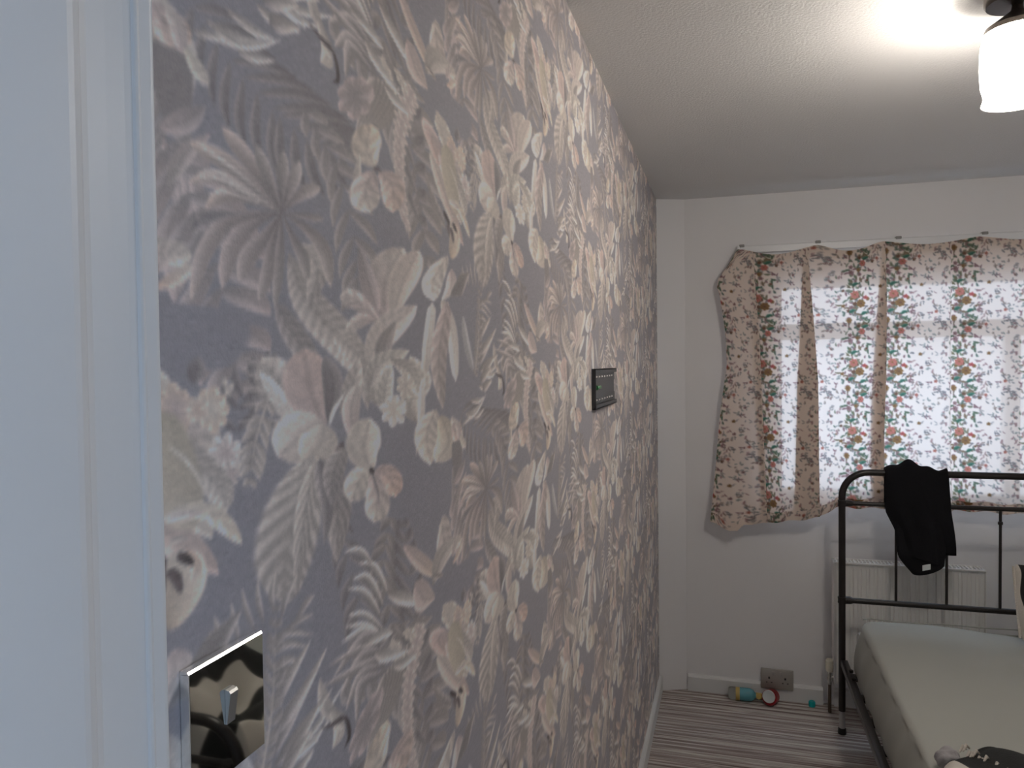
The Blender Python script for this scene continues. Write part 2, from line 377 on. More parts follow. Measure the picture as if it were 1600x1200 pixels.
# cream cup with dark openings
bl([(285, 858), (290, 910), (262, 985)], 34, CRM, (146, 134, 122), p=.7, q=.5, side=-.1, mid=0)
bl([(290, 860), (306, 885), (300, 905)], 12, (160, 140, 126), CRM); bl([(276, 868), (288, 872), (303, 882)], 10, BRN, BLK, q=.5, mid=0)
bl([(262, 892), (274, 902), (282, 928)], 11, BRN, BRN, q=.5, mid=0)
bl([(262, 850), (280, 842), (296, 842)], 5, LGT, MID)
# ferns, lower left
for a in (((352, 1000), (340, 980), (334, 962)), ((372, 1000), (366, 970), (360, 940)), ((398, 985), (384, 950), (378, 920)), ((412, 975), (404, 940), (402, 905)), ((428, 960), (424, 930), (430, 895)),
          ((440, 965), (448, 930), (466, 895)), ((460, 975), (480, 940), (492, 930)), ((446, 985), (470, 968), (490, 960))):
    bl(a, 5, DIM, LGT, side=.15)
for k in range(9): bl([(262 + k * 8, 1110 - k * 6), (300 + k * 7, 1050 - k * 8), (330 + k * 6, 985 - k * 4)], 9, DIM, MID, side=.2)
for k, (x, y) in enumerate(((490, 992), (480, 1010), (470, 1034), (462, 1050))): bl([(420, y + 14), (450, y - 4), (x, y)], 7, DIM, LGT, side=.2)
for k, (x0, y0, x1, y1) in enumerate(((425, 1185, 512, 1010), (430, 1150, 500, 1040), (428, 1200, 520, 1075), (440, 1215, 500, 1100), (420, 1120, 486, 1000), (434, 1225, 488, 1138), (445, 1240, 490, 1170))):
    bl([(x0, y0), ((x0 + x1) / 2 - 8, (y0 + y1) / 2 + 10), (x1, y1)], 9, DIM, LGT, side=.2)
feather([(405, 1230), (425, 1100), (432, 940)], 36, 14, 6, MID, DIM, ang=.6)
bl([(395, 1230), (360, 1180), (340, 1110)], 24, (130, 128, 128), (140, 138, 136), p=.8, q=.6)
# fan palm
FC = (104, 98, 97)
for pts, w_, c in (([(484, 339), (506, 343)], 6, MID), ([(461, 378), (474, 404), (481, 440)], 10, MID), ([(481, 359), (507, 395), (517, 450)], 12, (134, 127, 122)),
                   ([(437, 400), (429, 482)], 9, MID), ([(424, 385), (416, 434), (404, 470)], 11, (134, 126, 122)), ([(412, 372), (388, 401), (374, 440)], 16, (136, 127, 123)),
                   ([(396, 349), (362, 387), (346, 452)], 16, (140, 130, 126)), ([(390, 336), (346, 354), (315, 404), (298, 470)], 15, (143, 133, 128)),
                   ([(390, 310), (354, 302), (320, 324)], 14, (150, 138, 131)), ([(390, 304), (341, 276), (294, 284)], 12, (150, 138, 131)),
                   ([(364, 261), (296, 221)], 14, (152, 140, 132)), ([(392, 255), (347, 198)], 13, (148, 137, 131)), ([(419, 278), (400, 226)], 11, MID), ([(441, 280), (443, 236)], 11, MID),
                   ([(456, 290), (468, 252)], 11, (140, 133, 129)), ([(474, 302), (501, 294)], 12, (146, 138, 133))):
    bl([(440, 331)] + list(pts), w_, FC, c, p=1.55, q=.7, side=.12, mid=.03, edge=.10)
for pts in ([(392, 306), (344, 280), (300, 276)], [(390, 312), (352, 300), (322, 304)], [(370, 268), (304, 222)], [(390, 300), (340, 270), (306, 268)]):
    bl([(440, 331)] + list(pts), 2.8, MID, (190, 182, 176), mid=0, p=1.3)
bl([(300, 356), (330, 340), (392, 332)], 9, (92, 88, 89), (104, 100, 101), mid=0, alpha=.7)
wp.blur(2)
PM = np.array((121, 116, 115.)); wp.img = PM + (wp.img - PM) * .94
rng = np.random.default_rng(5)
gr = rng.normal(0, 1, wp.img.shape[:2]); gr = (gr + np.roll(gr, 1, 1) + np.roll(gr, 2, 1) + np.roll(gr, 3, 1) + np.roll(gr, 4, 1)) / 2.2      # fine horizontal weave of the paper
wp.img = wp.img * (1 + .022 * gr[..., None])

ys = []
px_ = 232.
while True:
    y = on_wall((px_, 600.))[0]
    if ys and y - ys[-1] > .006: break
    ys.append(y); px_ += 1.6
while ys[-1] < D: ys.append(ys[-1] + .006)
ys = np.array([v for v in ys if v < D - .002]); ys[0] = .30
zs = np.concatenate([np.arange(0, 1.0, .0042), np.arange(1.0, 2.12, .0024), np.arange(2.12, H, .0042), [H]])
Y, Z = np.meshgrid(ys, zs)
dy = np.gradient(ys); colw = 0
for o_ in (-.33, 0, .33): colw = colw + wp.sample(Y + dy * o_, Z)
colw = colw / 3
WALLK = .725          # paper reflectance relative to the tones written above
m_paper = mat('embossed_floral_wallpaper', (.5, .5, .5), .62, spec=.35, bump=(420, .22))
vc = m_paper.node_tree.nodes.new('ShaderNodeVertexColor'); vc.layer_name = 'print'
m_paper.node_tree.links.new(vc.outputs[0], m_paper.node_tree.nodes['Principled BSDF'].inputs['Base Color'])
wl = grid_mesh('wall_left', np.stack([np.zeros_like(Y), Y, Z], -1), m_paper, col=np.clip(lin(colw) / .275 * WALLK, 0, .9))
wl['kind'] = 'structure'

# ------------------------------------------------------------------ room shell
m_wall = mat('white_matt_emulsion', (.83, .82, .82), .75, bump=(90, .06))
m_ceil = mat('white_textured_ceiling', (.75, .74, .725), .8, bump=(140, .5))
m_gloss = mat('white_gloss_paint', (.74, .74, .73), .45, bump=(30, .03))
m_upvc = mat('white_plastic_frame', (.8, .8, .8), .35)

bm = bmesh.new()                                    # back wall with the window opening, boxed corner at the left
WX0, WX1, WZ0, WZ1 = .52, 1.98, .955, 2.00
box(bm, -.1, WX0, D, D + .24, 0, H); box(bm, WX1, XR + .1, D, D + .24, 0, H)
box(bm, WX0, WX1, D, D + .24, 0, WZ0); box(bm, WX0, WX1, D, D + .24, WZ1, H)
prism(bm, [(.0005, D - .054), (.0005, D + .01), (.128, D + .01), (.128, D - .001)], 0, H)
struct('wall_back', bm, m_wall)
bm = bmesh.new(); box(bm, XR, XR + .1, .33, D, 0, H); struct('wall_right', bm, m_wall)
bm = bmesh.new(); box(bm, -.12, -.002, .30, D, 0, H); struct('wall_left_backing', bm, m_wall)
DX0, DX1, DZ = .0, .92, 2.04                         # doorway
bm = bmesh.new(); box(bm, -.9, DX0, .10, .30, 0, H); box(bm, DX1, 2.3, .10, .33, 0, H); box(bm, DX0, DX1, .10, .33, DZ, H)
struct('wall_near', bm, m_wall)
bm = bmesh.new(); box(bm, -1, 2.4, -1.2, D + .24, H, H + .1); struct('ceiling', bm, m_ceil)

m_floor = bpy.data.materials.new('striped_carpet'); m_floor.use_nodes = True
n = m_floor.node_tree.nodes; L = m_floor.node_tree.links; b = n['Principled BSDF']; b.inputs['Roughness'].default_value = .95; b.inputs['Specular IOR Level'].default_value = .1
tc = n.new('ShaderNodeTexCoord'); mp = n.new('ShaderNodeMapping'); mp.inputs['Scale'].default_value = (.25, 1, 1); L.new(tc.outputs['Object'], mp.inputs[0])
def stripe_ramp(scale, cols):
    no = n.new('ShaderNodeTexNoise'); no.noise_dimensions = '2D'; no.inputs['Scale'].default_value = scale; no.inputs['Detail'].default_value = 1.5; no.inputs['Roughness'].default_value = .6
    m2 = n.new('ShaderNodeMapping'); m2.inputs['Scale'].default_value = (.012, 1, 1); L.new(tc.outputs['Object'], m2.inputs[0]); L.new(m2.outputs[0], no.inputs['Vector'])
    r = n.new('ShaderNodeValToRGB'); r.color_ramp.interpolation = 'LINEAR'; L.new(no.outputs['Fac'], r.inputs[0])
    el = r.color_ramp.elements
    while len(el) < len(cols): el.new(.5)
    for e, (p_, c_) in zip(el, cols): e.position = p_; e.color = (*c_, 1)
    return r
r1 = stripe_ramp(64, [(.28, (0.176, 0.135, 0.121)), (.40, (0.446, 0.378, 0.351)), (.47, (0.230, 0.182, 0.169)), (.53, (0.702, 0.641, 0.594)), (.58, (0.324, 0.270, 0.250)), (.66, (0.800, 0.783, 0.729)), (.74, (0.365, 0.317, 0.297))])
no = n.new('ShaderNodeTexNoise'); no.inputs['Scale'].default_value = 260; no.inputs['Detail'].default_value = 3; L.new(tc.outputs['Object'], no.inputs['Vector'])
mx = n.new('ShaderNodeMixRGB'); mx.blend_type = 'OVERLAY'; mx.inputs[0].default_value = .25; L.new(r1.outputs[0], mx.inputs[1]); L.new(no.outputs['Fac'], mx.inputs[2]); L.new(mx.outputs[0], b.inputs['Base Color'])
bp = n.new('ShaderNodeBump'); bp.inputs['Strength'].default_value = .5; bp.inputs['Distance'].default_value = .004; L.new(no.outputs['Fac'], bp.inputs['Height']); L.new(bp.outputs[0], b.inputs['Normal'])
bm = bmesh.new(); box(bm, -1, 2.4, -1.2, D + .24, -.1, 0); struct('floor', bm, m_floor)

# hall behind the doorway, with its own window at the right end
m_hall = mat('hall_white_wall', (.78, .79, .8), .8)
bm = bmesh.new(); box(bm, -1, -.9, -1.2, .30, 0, H); struct('wall_hall_left', bm, m_hall)
bm = bmesh.new(); box(bm, -.9, 2.3, -1.2, -1.1, 0, H); struct('wall_hall_back', bm, m_hall)
bm = bmesh.new(); box(bm, 2.2, 2.3, -1.1, .10, 0, .5); box(bm, 2.2, 2.3, -1.1, .10, 1.95, H); box(bm, 2.2, 2.3, -1.1, -.95, .5, 1.95); box(bm, 2.2, 2.3, -.05, .10, .5, 1.95)
struct('wall_hall_right', bm, m_hall)

# skirting boards
def skirt(name, prof_axis, a0, a1, h=.08):
    bm = bmesh.new()
    pr = [(0, 0), (.016, 0), (.016, h - .012), (.010, h - .003), (.004, h), (0, h)]
    A = []; B_ = []
    for d, z in pr:
        if prof_axis == 'x': A.append(bm.verts.new((d + .0005, a0, z))); B_.append(bm.verts.new((d + .0005, a1, z)))
        else: A.append(bm.verts.new((a0, D - d - .0005, z))); B_.append(bm.verts.new((a1, D - d - .0005, z)))
    k = len(pr)
    for i in range(k): bm.faces.new((A[i], A[(i + 1) % k], B_[(i + 1) % k], B_[i]))
    bm.faces.new(A); bm.faces.new(B_[::-1])
    struct(name, bm, m_gloss)
skirt('baseboard_left', 'x', .36, D - .056); skirt('baseboard_back', 'y', .135, .752)
skirt('baseboard_back.001', 'y', .80, XR - .001)

# door lining and architrave, seen very close at the left
bm = bmesh.new()
def arc(cx, cy, r, a0, a1, n=5): return [(cx + r * math.cos(math.radians(a0 + (a1 - a0) * i / n)), cy + r * math.sin(math.radians(a0 + (a1 - a0) * i / n))) for i in range(n + 1)]
prof = [(.0, .085), (.055, .085), (.058, .088), (.058, .268), (.0572, .272), (.054, .278), (.0495, .283), (.0478, .288), (.0472, .30)] + \
       [(.047, .312)] + arc(.0458, .3195, .003, -60, 60, 4) + [(.0455, .3245), (.046, .331)] + arc(.0405, .3315, .0055, 0, 90, 5) + [(.0, .337)]
prism(bm, prof, 0, DZ)
struct('door_frame_left', bm, m_gloss)
bm = bmesh.new(); box(bm, DX1 - .03, DX1, .085, .345, 0, DZ, .003); struct('door_frame_right', bm, m_gloss)
bm = bmesh.new(); box(bm, .0, DX1 - .0, .085, .345, DZ, DZ + .03, .003); struct('door_frame_top', bm, m_gloss)

# ------------------------------------------------------------------ window behind the curtain
bm = bmesh.new()
YF = D + .02
for x0, x1, z0, z1 in ((WX0, WX0 + .055, WZ0, WZ1), (WX1 - .055, WX1, WZ0, WZ1), (WX0 + .055, WX1 - .055, WZ0, WZ0 + .05), (WX0 + .055, WX1 - .055, WZ1 - .05, WZ1),
                       (WX0 + .055, WX1 - .055, 1.71, 1.785), (1.50, 1.56, WZ0 + .05, 1.71)):
    box(bm, x0, x1, YF, YF + .06, z0, z1, .004)
wf = struct('window_1', bm, m_upvc)
m_glass = mat('window_glass', (1, 1, 1), .0, Transmission_Weight=1.0, IOR=1.0, bump=(1, 0))
bm = bmesh.new(); box(bm, WX0 + .05, WX1 - .05, YF + .028, YF + .032, WZ0 + .045, WZ1 - .045); g = link('glass_pane', bm, m_glass, wf, False)
bm = bmesh.new(); box(bm, WX0, WX1, D - .02, YF, WZ0 + .001, WZ0 + .012, .003); struct('window_sill', bm, m_gloss)

# ------------------------------------------------------------------ curtain rail
t = thing('curtain_rail', 'long white curtain rail above the window with small grey brackets', 'curtain rail', (.385, D - .020, 2.14))
bm = bmesh.new()
a = [(0, -.013), (.004, -.016), (.010, -.016), (.010, .013), (.006, .017), (0, .017)]
for x0, x1 in ((0, 1.66),):
    A = [bm.verts.new((x0, -d, z)) for d, z in a]; B_ = [bm.verts.new((x1, -d, z)) for d, z in a]
    for i in range(len(a)): bm.faces.new((A[i], A[(i + 1) % 6], B_[(i + 1) % 6], B_[i]))
    bm.faces.new(A); bm.faces.new(B_[::-1])
link('track', bm, m_upvc, t)
m_grey = mat('grey_plastic', (.28, .27, .26), .5)
for x in (.01, .345, .68, 1.02, 1.36, 1.62):
    bm = bmesh.new(); box(bm, x - .012, x + .012, -.016, .0195, .010, .023, .003); link('bracket', bm, m_grey, t)
bm = bmesh.new(); box(bm, -.012, 0, -.018, .004, -.018, .018, .004); link('end_stop', bm, m_upvc, t)

# ------------------------------------------------------------------ the curtain: cream cotton, trails of leaves and small flowers, daylight coming through
cp = Print(.30, .305, .002, .0, np.array((238, 222, 209.)))
rc = random.Random(8)
GRN = [(122, 130, 106), (104, 118, 98), (134, 136, 114), (112, 124, 112)]; COR = (186, 118, 104); OCH = (140, 108, 74); BWN = (122, 92, 76); MAU = (150, 118, 118); GRYB = (140, 134, 132); BRL = (140, 120, 100)
idt = lambda p: np.asarray(p, float)
def cb(x, y, a, l, w, c, **k):
    d = np.array((math.cos(a), math.sin(a))) * l; p = np.array((x, y))
    blade(cp, idt, [p - d / 2, p + np.array((-d[1], d[0])) * .12, p + d / 2], w, c, n=6, **k)
def cflower(x, y, r, c, cc, n=6):
    for i in range(n):
        a = 2 * PI * i / n; cb(x + math.cos(a) * r * .5, y + math.sin(a) * r * .5, a, r * 1.05, r * .38, c, side=.05, mid=.1, q=.5)
    cb(x, y, 0, r * .5, r * .22, cc, q=.4)
for col, (cx_, wd_) in enumerate(((.15, .048),)):
    for k in range(190):                                   # dense trail of leaves
        y = rc.random() * .305; x = cx_ + rc.gauss(0, wd_ * .62) + .014 * math.sin(y / .305 * 2 * PI)
        cb(x, y, rc.uniform(0, PI), rc.uniform(.014, .030), rc.uniform(.0028, .0058), rc.choice(GRN + [GRYB, MAU, BRL, (132, 122, 98)]), mid=.15)
    for k in range(24): cflower(cx_ + rc.gauss(0, wd_ * .8), rc.random() * .305, rc.uniform(.006, .010), rc.choice([MAU, OCH, BWN, GRYB]), BWN, 5)
    cflower(cx_ - .012, .235, .019, COR, OCH, 7); cflower(cx_ + .014, .195, .020, OCH, BWN, 7); cflower(cx_ + .034, .222, .010, (186, 96, 92), BWN, 5)
    cflower(cx_ + .020, .070, .015, (190, 116, 104), OCH, 6); cflower(cx_ - .030, .030, .012, MAU, BWN, 6); cflower(cx_ - .034, .120, .013, OCH, BWN, 6)
    for s_ in ((.03, .15), (-.02, .16), (.035, .09), (-.01, .28)): cb(cx_ + s_[0], s_[1], .4, .030, .008, (80, 118, 100), mid=.2)
for k in range(78):                                       # scattered sprigs between the trails
    x = rc.uniform(-.09, .09); y = rc.random() * .305; c = rc.choice([MAU, GRYB, (172, 162, 156), (162, 144, 132), (160, 160, 152), (172, 140, 136)])
    for i in range(2 + rc.randrange(3)): cb(x + rc.gauss(0, .007), y + rc.gauss(0, .007), rc.uniform(0, PI), rc.uniform(.010, .020), rc.uniform(.0024, .0046), c, mid=.1)
for k in range(5): cflower(rc.uniform(-.08, .08), .03 + k * .06, .008, rc.choice([COR, MAU, OCH]), BWN, 5)
cp.blur(1)

m_curt = bpy.data.materials.new('printed_cotton'); m_curt.use_nodes = True
n = m_curt.node_tree.nodes; L = m_curt.node_tree.links; n.remove(n['Principled BSDF'])
vc = n.new('ShaderNodeVertexColor'); vc.layer_name = 'print'
df = n.new('ShaderNodeBsdfDiffuse'); tr = n.new('ShaderNodeBsdfTranslucent'); ms = n.new('ShaderNodeMixShader'); ms.inputs[0].default_value = .22
L.new(vc.outputs[0], df.inputs[0]); L.new(vc.outputs[0], tr.inputs[0]); L.new(df.outputs[0], ms.inputs[1]); L.new(tr.outputs[0], ms.inputs[2]); tp = n.new('ShaderNodeBsdfTransparent'); L.new(vc.outputs[0], tp.inputs[0]); m3 = n.new('ShaderNodeMixShader'); m3.inputs[0].default_value = .10     # open weave
L.new(ms.outputs[0], m3.inputs[1]); L.new(tp.outputs[0], m3.inputs[2]); L.new(m3.outputs[0], n['Material Output'].inputs[0])
tc = n.new('ShaderNodeTexCoord'); wv = n.new('ShaderNodeTexNoise'); wv.inputs['Scale'].default_value = 500; bp = n.new('ShaderNodeBump'); bp.inputs['Strength'].default_value = .15; bp.inputs['Distance'].default_value = .001
L.new(tc.outputs['Object'], wv.inputs['Vector']); L.new(wv.outputs['Fac'], bp.inputs['Height']); L.new(bp.outputs[0], df.inputs['Normal'])

def interp(x, xs_, ys_): return float(np.interp(x, xs_, ys_))
NC, NR = 620, 380
rows = []
hooks = [.376, .722, .995, 1.372, 1.70, 1.99]
NODES = []
for r in range(NR):
    t_ = r / (NR - 1)
    # left edge
    xl = interp(t_, [0, .035, .10, .30, .42, .60, .85, 1], [.372, .285, .278, .315, .322, .290, .262, .243])
    f = [(.445 + .05 * t_, .035 * min(1, t_ * 3)),            # z-folds: centre, overlap width
         (.672 + .008 * math.sin(t_ * 3), interp(t_, [0, .2, .5, 1], [.02, .055, .105, .125])),
         (.985 + .015 * math.sin(2 + t_ * 3), interp(t_, [0, .2, .5, 1], [.012, .045, .068, .072])),
         (1.262, interp(t_, [0, .2, 1], [.004, .010, .012])), (1.60, interp(t_, [0, .3, 1], [.01, .03, .04]))]
    dd = .022 * (.35 + .65 * min(1, t_ * 2.5))
    pts = [(xl, .01), (xl + .04, -.012 * math.sin(t_ * 5))]
    for i, (c, w_) in enumerate(f):
        pts += [(c + w_ / 2, -dd * .5), (c - w_ / 2, 0), (c + w_ / 2 - .002, dd * .5)]
        nx = f[i + 1][0] if i + 1 < len(f) else 1.99
        pts += [((c * .65 + nx * .35), dd * .2), ((c * .35 + nx * .65), -dd * .5)]
    pts += [(1.99, 0)]
    P = np.array(pts, float)
    seg = np.r_[0, np.cumsum(np.hypot(*np.diff(P, axis=0).T))]
    NODES.append((P, seg))
_, sm = NODES[NR // 2]                                   # cloth length is shared out along the middle row and kept the same in every row
s_ = np.linspace(0, sm[-1], NC); U = np.interp(s_, sm, np.arange(len(sm)))
for r in range(NR):
    t_ = r / (NR - 1); P, seg = NODES[r]
    x = np.interp(U, np.arange(len(P)), P[:, 0]); y = np.interp(U, np.arange(len(P)), P[:, 1])
    ker = np.hanning(15); ker /= ker.sum()
    xp = np.convolve(np.pad(x, 7, mode='edge'), ker, 'valid'); yp = np.convolve(np.pad(y, 7, mode='edge'), ker, 'valid')
    yp = yp + .0045 * np.sin(xp * 34 + 1.3 * math.sin(t_ * 4)) * (.3 + t_)
    rows.append((xp, yp, s_))
XX = np.array([r[0] for r in rows]); YY = np.array([r[1] for r in rows]); SS = np.array([r[2] for r in rows])
xt = XX[0]
ztop = np.full(NC, 2.138)
for a_, b_ in zip(hooks[:-1], hooks[1:]):
    m_ = (xt >= a_) & (xt <= b_); u = (xt[m_] - a_) / (b_ - a_); ztop[m_] = 2.138 - .034 * np.sin(PI * u) ** 1.4 * (1 - .35 * (a_ > .9))
xb = XX[-1]
zbot = np.interp(xb, [.24, .285, .335, .37, .40, .50, .62, .73, .80, .92, 1.3, 1.62, 1.8, 2.0], [.852, .838, .818, .815, .850, .862, .880, .902, .948, .952, .952, .950, .90, .88])
zbot = zbot + .004 * np.sin(xb * 55)
T = np.linspace(0, 1, NR)[:, None]
ZZ = ztop * (1 - T) + zbot * T
tipm = np.exp(-((XX - .30) / .03) ** 2) * (T < .04)
YW = D - .070 + YY
YW = np.minimum(YW, D - .028)
YW = YW - .03 * np.clip((T - .78) / .22, 0, 1) * 1.0
# the upper left corner hangs off its last hook: pull it down
ZZ = ZZ - np.clip((.374 - XX) / .09, 0, 1) * .115 * np.clip(1 - T * 6, 0, 1)
ic = int(np.argmin(np.abs(XX[NR // 2] - 1.045) + (YY[NR // 2] > .005) * .0)); CW = cp.sample((SS - SS[NR // 2, ic] + 3.0) + .15, ZZ + .16)
P3 = np.stack([XX, YW, ZZ], -1); P3o = np.array((.37, D - .05, 2.13)); 
t = thing('floral_curtain', 'cream floral cotton curtain with green leaf trails drawn across the bright window', 'curtain', tuple(P3o))
cl = grid_mesh('cloth', P3 - P3o, m_curt, t, col=lin(CW))
hem_idx = slice(NR - 14, NR)
hem = P3[hem_idx].copy(); hem[:, :, 1] -= .0035
grid_mesh('hem', hem - P3o, m_curt, t, col=lin(CW[hem_idx][::-1]))
hd = P3[0:14].copy(); hd[:, :, 1] += .004
grid_mesh('header_tape', hd - P3o, m_curt, t, col=np.tile(lin(np.array((190, 180, 166.))), (14, NC, 1)))
for hx in hooks[:-1]:
    bm = bmesh.new(); tube(bm, [(hx, D - .062, 2.112), (hx, D - .050, 2.122), (hx, D - .042, 2.126), (hx, D - .036, 2.128)], .0016, 8)
    bmesh.ops.translate(bm, vec=-Vector(P3o), verts=bm.verts); link('hook', bm, m_upvc, t)

# ------------------------------------------------------------------ ceiling lamp
m_dark = mat('dark_bronze_metal', (.10, .085, .075), .35, metal=.9)
LX, LY = 0.938, 1.875
t = thing('ceiling_light', 'lit ceiling light with bell shaped glass shade under a dark metal cap', 'ceiling light', (LX, LY, H))
bm = bmesh.new(); lathe(bm, [(0, -.0005), (.060, -.0005), (.062, -.004), (.062, -.020), (.058, -.026), (.020, -.030), (0, -.030)], 40); link('ceiling_cap', bm, m_dark, t)
bm = bmesh.new(); lathe(bm, [(0, -.030), (.010, -.030), (.012, -.040), (.020, -.046), (.060, -.074), (.064, -.086), (.060, -.084), (.056, -.076), (.014, -.050), (0, -.050)], 40); link('shade_holder', bm, m_dark, t)
bm = bmesh.new()
lathe(bm, [(.052, -.080), (.064, -.088), (.0685, -.110), (.070, -.155), (.068, -.195), (.062, -.220), (.065, -.232), (.0665, -.236), (.064, -.236), (.059, -.220), (.065, -.195), (.067, -.155), (.0655, -.110), (.061, -.092), (.050, -.084), (.052, -.080)], 48)
m_shade = bpy.data.materials.new('lit_glass_shade'); m_shade.use_nodes = True
n = m_shade.node_tree.nodes; L = m_shade.node_tree.links; b = n['Principled BSDF']; b.inputs['Base Color'].default_value = (.95, .93, .9, 1); b.inputs['Roughness'].default_value = .25
b.inputs['Emission Color'].default_value = (1, .93, .85, 1); b.inputs['Emission Strength'].default_value = 1.6 * LAMP
tp = n.new('ShaderNodeBsdfTransparent'); ms = n.new('ShaderNodeMixShader'); ms.inputs[0].default_value = .35
L.new(tp.outputs[0], ms.inputs[1]); L.new(b.outputs[0], ms.inputs[2]); L.new(ms.outputs[0], n['Material Output'].inputs[0])
link('glass_shade', bm, m_shade, t)
bm = bmesh.new(); lathe(bm, [(0, -.050), (.014, -.052), (.014, -.085), (.018, -.105), (.029, -.130), (.031, -.150), (.025, -.172), (.010, -.183), (0, -.185)], 24)
m_bulb = bpy.data.materials.new('lit_bulb'); m_bulb.use_nodes = True; n = m_bulb.node_tree.nodes; em = n.new('ShaderNodeEmission'); em.inputs[0].default_value = (1, .925, .84, 1); em.inputs[1].default_value = 44 * LAMP
m_bulb.node_tree.links.new(em.outputs[0], n['Material Output'].inputs[0])
link('bulb', bm, m_bulb, t)

# ------------------------------------------------------------------ tv bracket on the papered wall
m_black = mat('black_powder_coated_steel', (.05, .05, .052), .4, bump=(200, .1))
m_hole = mat('pale_slot', (.75, .72, .7), .6)
t = thing('tv_wall_bracket', 'small black slotted steel wall bracket screwed to the floral wallpaper', 'wall bracket', (0.0005, 2.08, 1.49))
Lb, Hb = .19, .105
bm = bmesh.new()
# back plate with rows of slots cut through it
yc = [-Lb, -.15]; ns = 7
for i in range(ns):
    c = -.13 + .26 * i / (ns - 1); yc += [c - .011, c + .011]
yc += [.15, .172]
def plate(z0, z1, holes):
    for i in range(len(yc) - 1):
        isslot = (2 <= i <= 1 + 2 * ns - 1) and (i % 2 == 0)
        if holes and isslot: continue
        box(bm, 0, .003, yc[i], yc[i + 1], z0, z1)
plate(0, .018, False); plate(.018, .026, True); plate(.026, .080, False); plate(.080, .087, True); plate(.087, Hb, False)
bmesh.ops.remove_doubles(bm, verts=bm.verts, dist=1e-5)
link('back_plate', bm, m_black, t, False)
for c, z in [( -.13 + .26 * i / (ns - 1), z) for i in range(ns) for z in (.022, .0835)]:
    bm = bmesh.new(); box(bm, .0001, .0032, c - .009, c + .009, z - .0022, z + .0022, .0004); s_ = link('slot', bm, m_hole, t, False); s_['label'] = 'pale slot'
for z, dep in ((0, .011), (Hb - .004, .011)):
    bm = bmesh.new(); box(bm, .003, dep, -Lb, .175, z, z + .004, .001); box(bm, dep - .003, dep, -Lb, .175, (z if z == 0 else z - .008), (z + .012 if z == 0 else z + .004), .001); link('flange', bm, m_black, t)
bm = bmesh.new(); box(bm, .003, .011, -Lb, -Lb + .004, 0, Hb, .001); link('side_lip', bm, m_black, t)
m_lev = mat('green_spirit_level', (.10, .32, .14), .2, Emission_Strength=0)
bm = bmesh.new(); bmesh.ops.create_cone(bm, cap_ends=True, segments=16, radius1=.006, radius2=.006, depth=.045, matrix=Matrix.Translation((.009, -.148, .056)) @ Matrix.Rotation(PI / 2, 4, 'X'))
s_ = link('spirit_level', bm, m_lev, t); s_['label'] = 'green spirit level vial'
for z in (-.004, Hb + .0):
    bm = bmesh.new()
    box(bm, 0, .002, .172, .19, (0 if z < 0 else Hb - .035), (.035 if z < 0 else Hb)); link('end_tab', bm, m_black, t, False)

# ------------------------------------------------------------------ mirror finish light switch by the door
m_chrome = mat('polished_mirror_steel', (.60, .62, .60), .03, metal=1, bump=(1, 0))
m_edge = mat('clear_bevelled_edge', (.85, .87, .87), .18, metal=.85); m_tog = mat('satin_grey_metal', (.5, .5, .49), .3, metal=.8)
t = thing('light_switch', 'mirror finish light switch plate by the door frame on the wallpaper', 'light switch', (.0005, .4350, 1.371))
def side_prism(bm, prof, y0, y1):
    A = [bm.verts.new((x, y0, z)) for x, z in prof]; B_ = [bm.verts.new((x, y1, z)) for x, z in prof]; k = len(prof)
    for i in range(k): bm.faces.new((A[i], A[(i + 1) % k], B_[(i + 1) % k], B_[i]))
    bm.faces.new(A); bm.faces.new(B_[::-1])
bm = bmesh.new(); side_prism(bm, [(0, -.0424), (.0068, -.0424), (.0068, .0398), (0, .0398)], -.0384, .0392); link('plate', bm, m_chrome, t, False)
bm = bmesh.new(); side_prism(bm, [(0, .0399), (.0069, .0403), (.0057, .0419), (0, .0424)], -.0394, .0392); box(bm, 0, .0069, -.0394, -.0385, -.0424, .0399, .0003); link('bevelled_edge', bm, m_edge, t, False)
bm = bmesh.new(); side_prism(bm, [(.0069, -.008), (.0080, -.008), (.0112, .0135), (.0100, .0153), (.0069, .016)], -.0042, .0042)
s_ = link('rocker', bm, m_tog, t)

# ------------------------------------------------------------------ radiator under the window
m_rad = mat('white_radiator_enamel', (.84, .83, .80), .4)
t = thing('radiator', 'white ribbed panel radiator under the window behind the bed head', 'radiator', (.79, D - .10, .14))
bm = bmesh.new(); wv_ = .0335; nr = 18; Wd = .60; Hh = .555; prev = None
prof = []
for i in range(nr):
    x0 = i * Wd / nr; w1 = Wd / nr
    prof += [(x0, 0), (x0 + w1 * .30, 0), (x0 + w1 * .42, -.007), (x0 + w1 * .88, -.007)]
prof += [(Wd, 0)]
for z0, z1 in ((0, Hh),):
    A = [bm.verts.new((x, y, z0 + (.02 if y < 0 else 0))) for x, y in prof]; B_ = [bm.verts.new((x, y, z1 - (.025 if y < 0 else 0))) for x, y in prof]
    for i in range(len(prof) - 1): bm.faces.new((A[i], A[i + 1], B_[i + 1], B_[i]))
box(bm, 0, Wd, .0005, .010, 0, Hh)
link('front_panel', bm, m_rad, t)
bm = bmesh.new(); box(bm, 0, Wd, .045, .055, 0, Hh, .002); link('rear_panel', bm, m_rad, t)
bm = bmesh.new(); box(bm, -.004, 0, -.014, .062, .0, Hh + .002, .001); link('side_cover', bm, m_rad, t)
bm = bmesh.new(); box(bm, Wd, Wd + .004, -.014, .062, .0, Hh + .002, .001); link('side_cover', bm, m_rad, t)
bm = bmesh.new(); box(bm, -.002, Wd + .002, -.014, -.008, Hh, Hh + .008, .001); box(bm, -.002, Wd + .002, .056, .062, Hh, Hh + .008, .001)
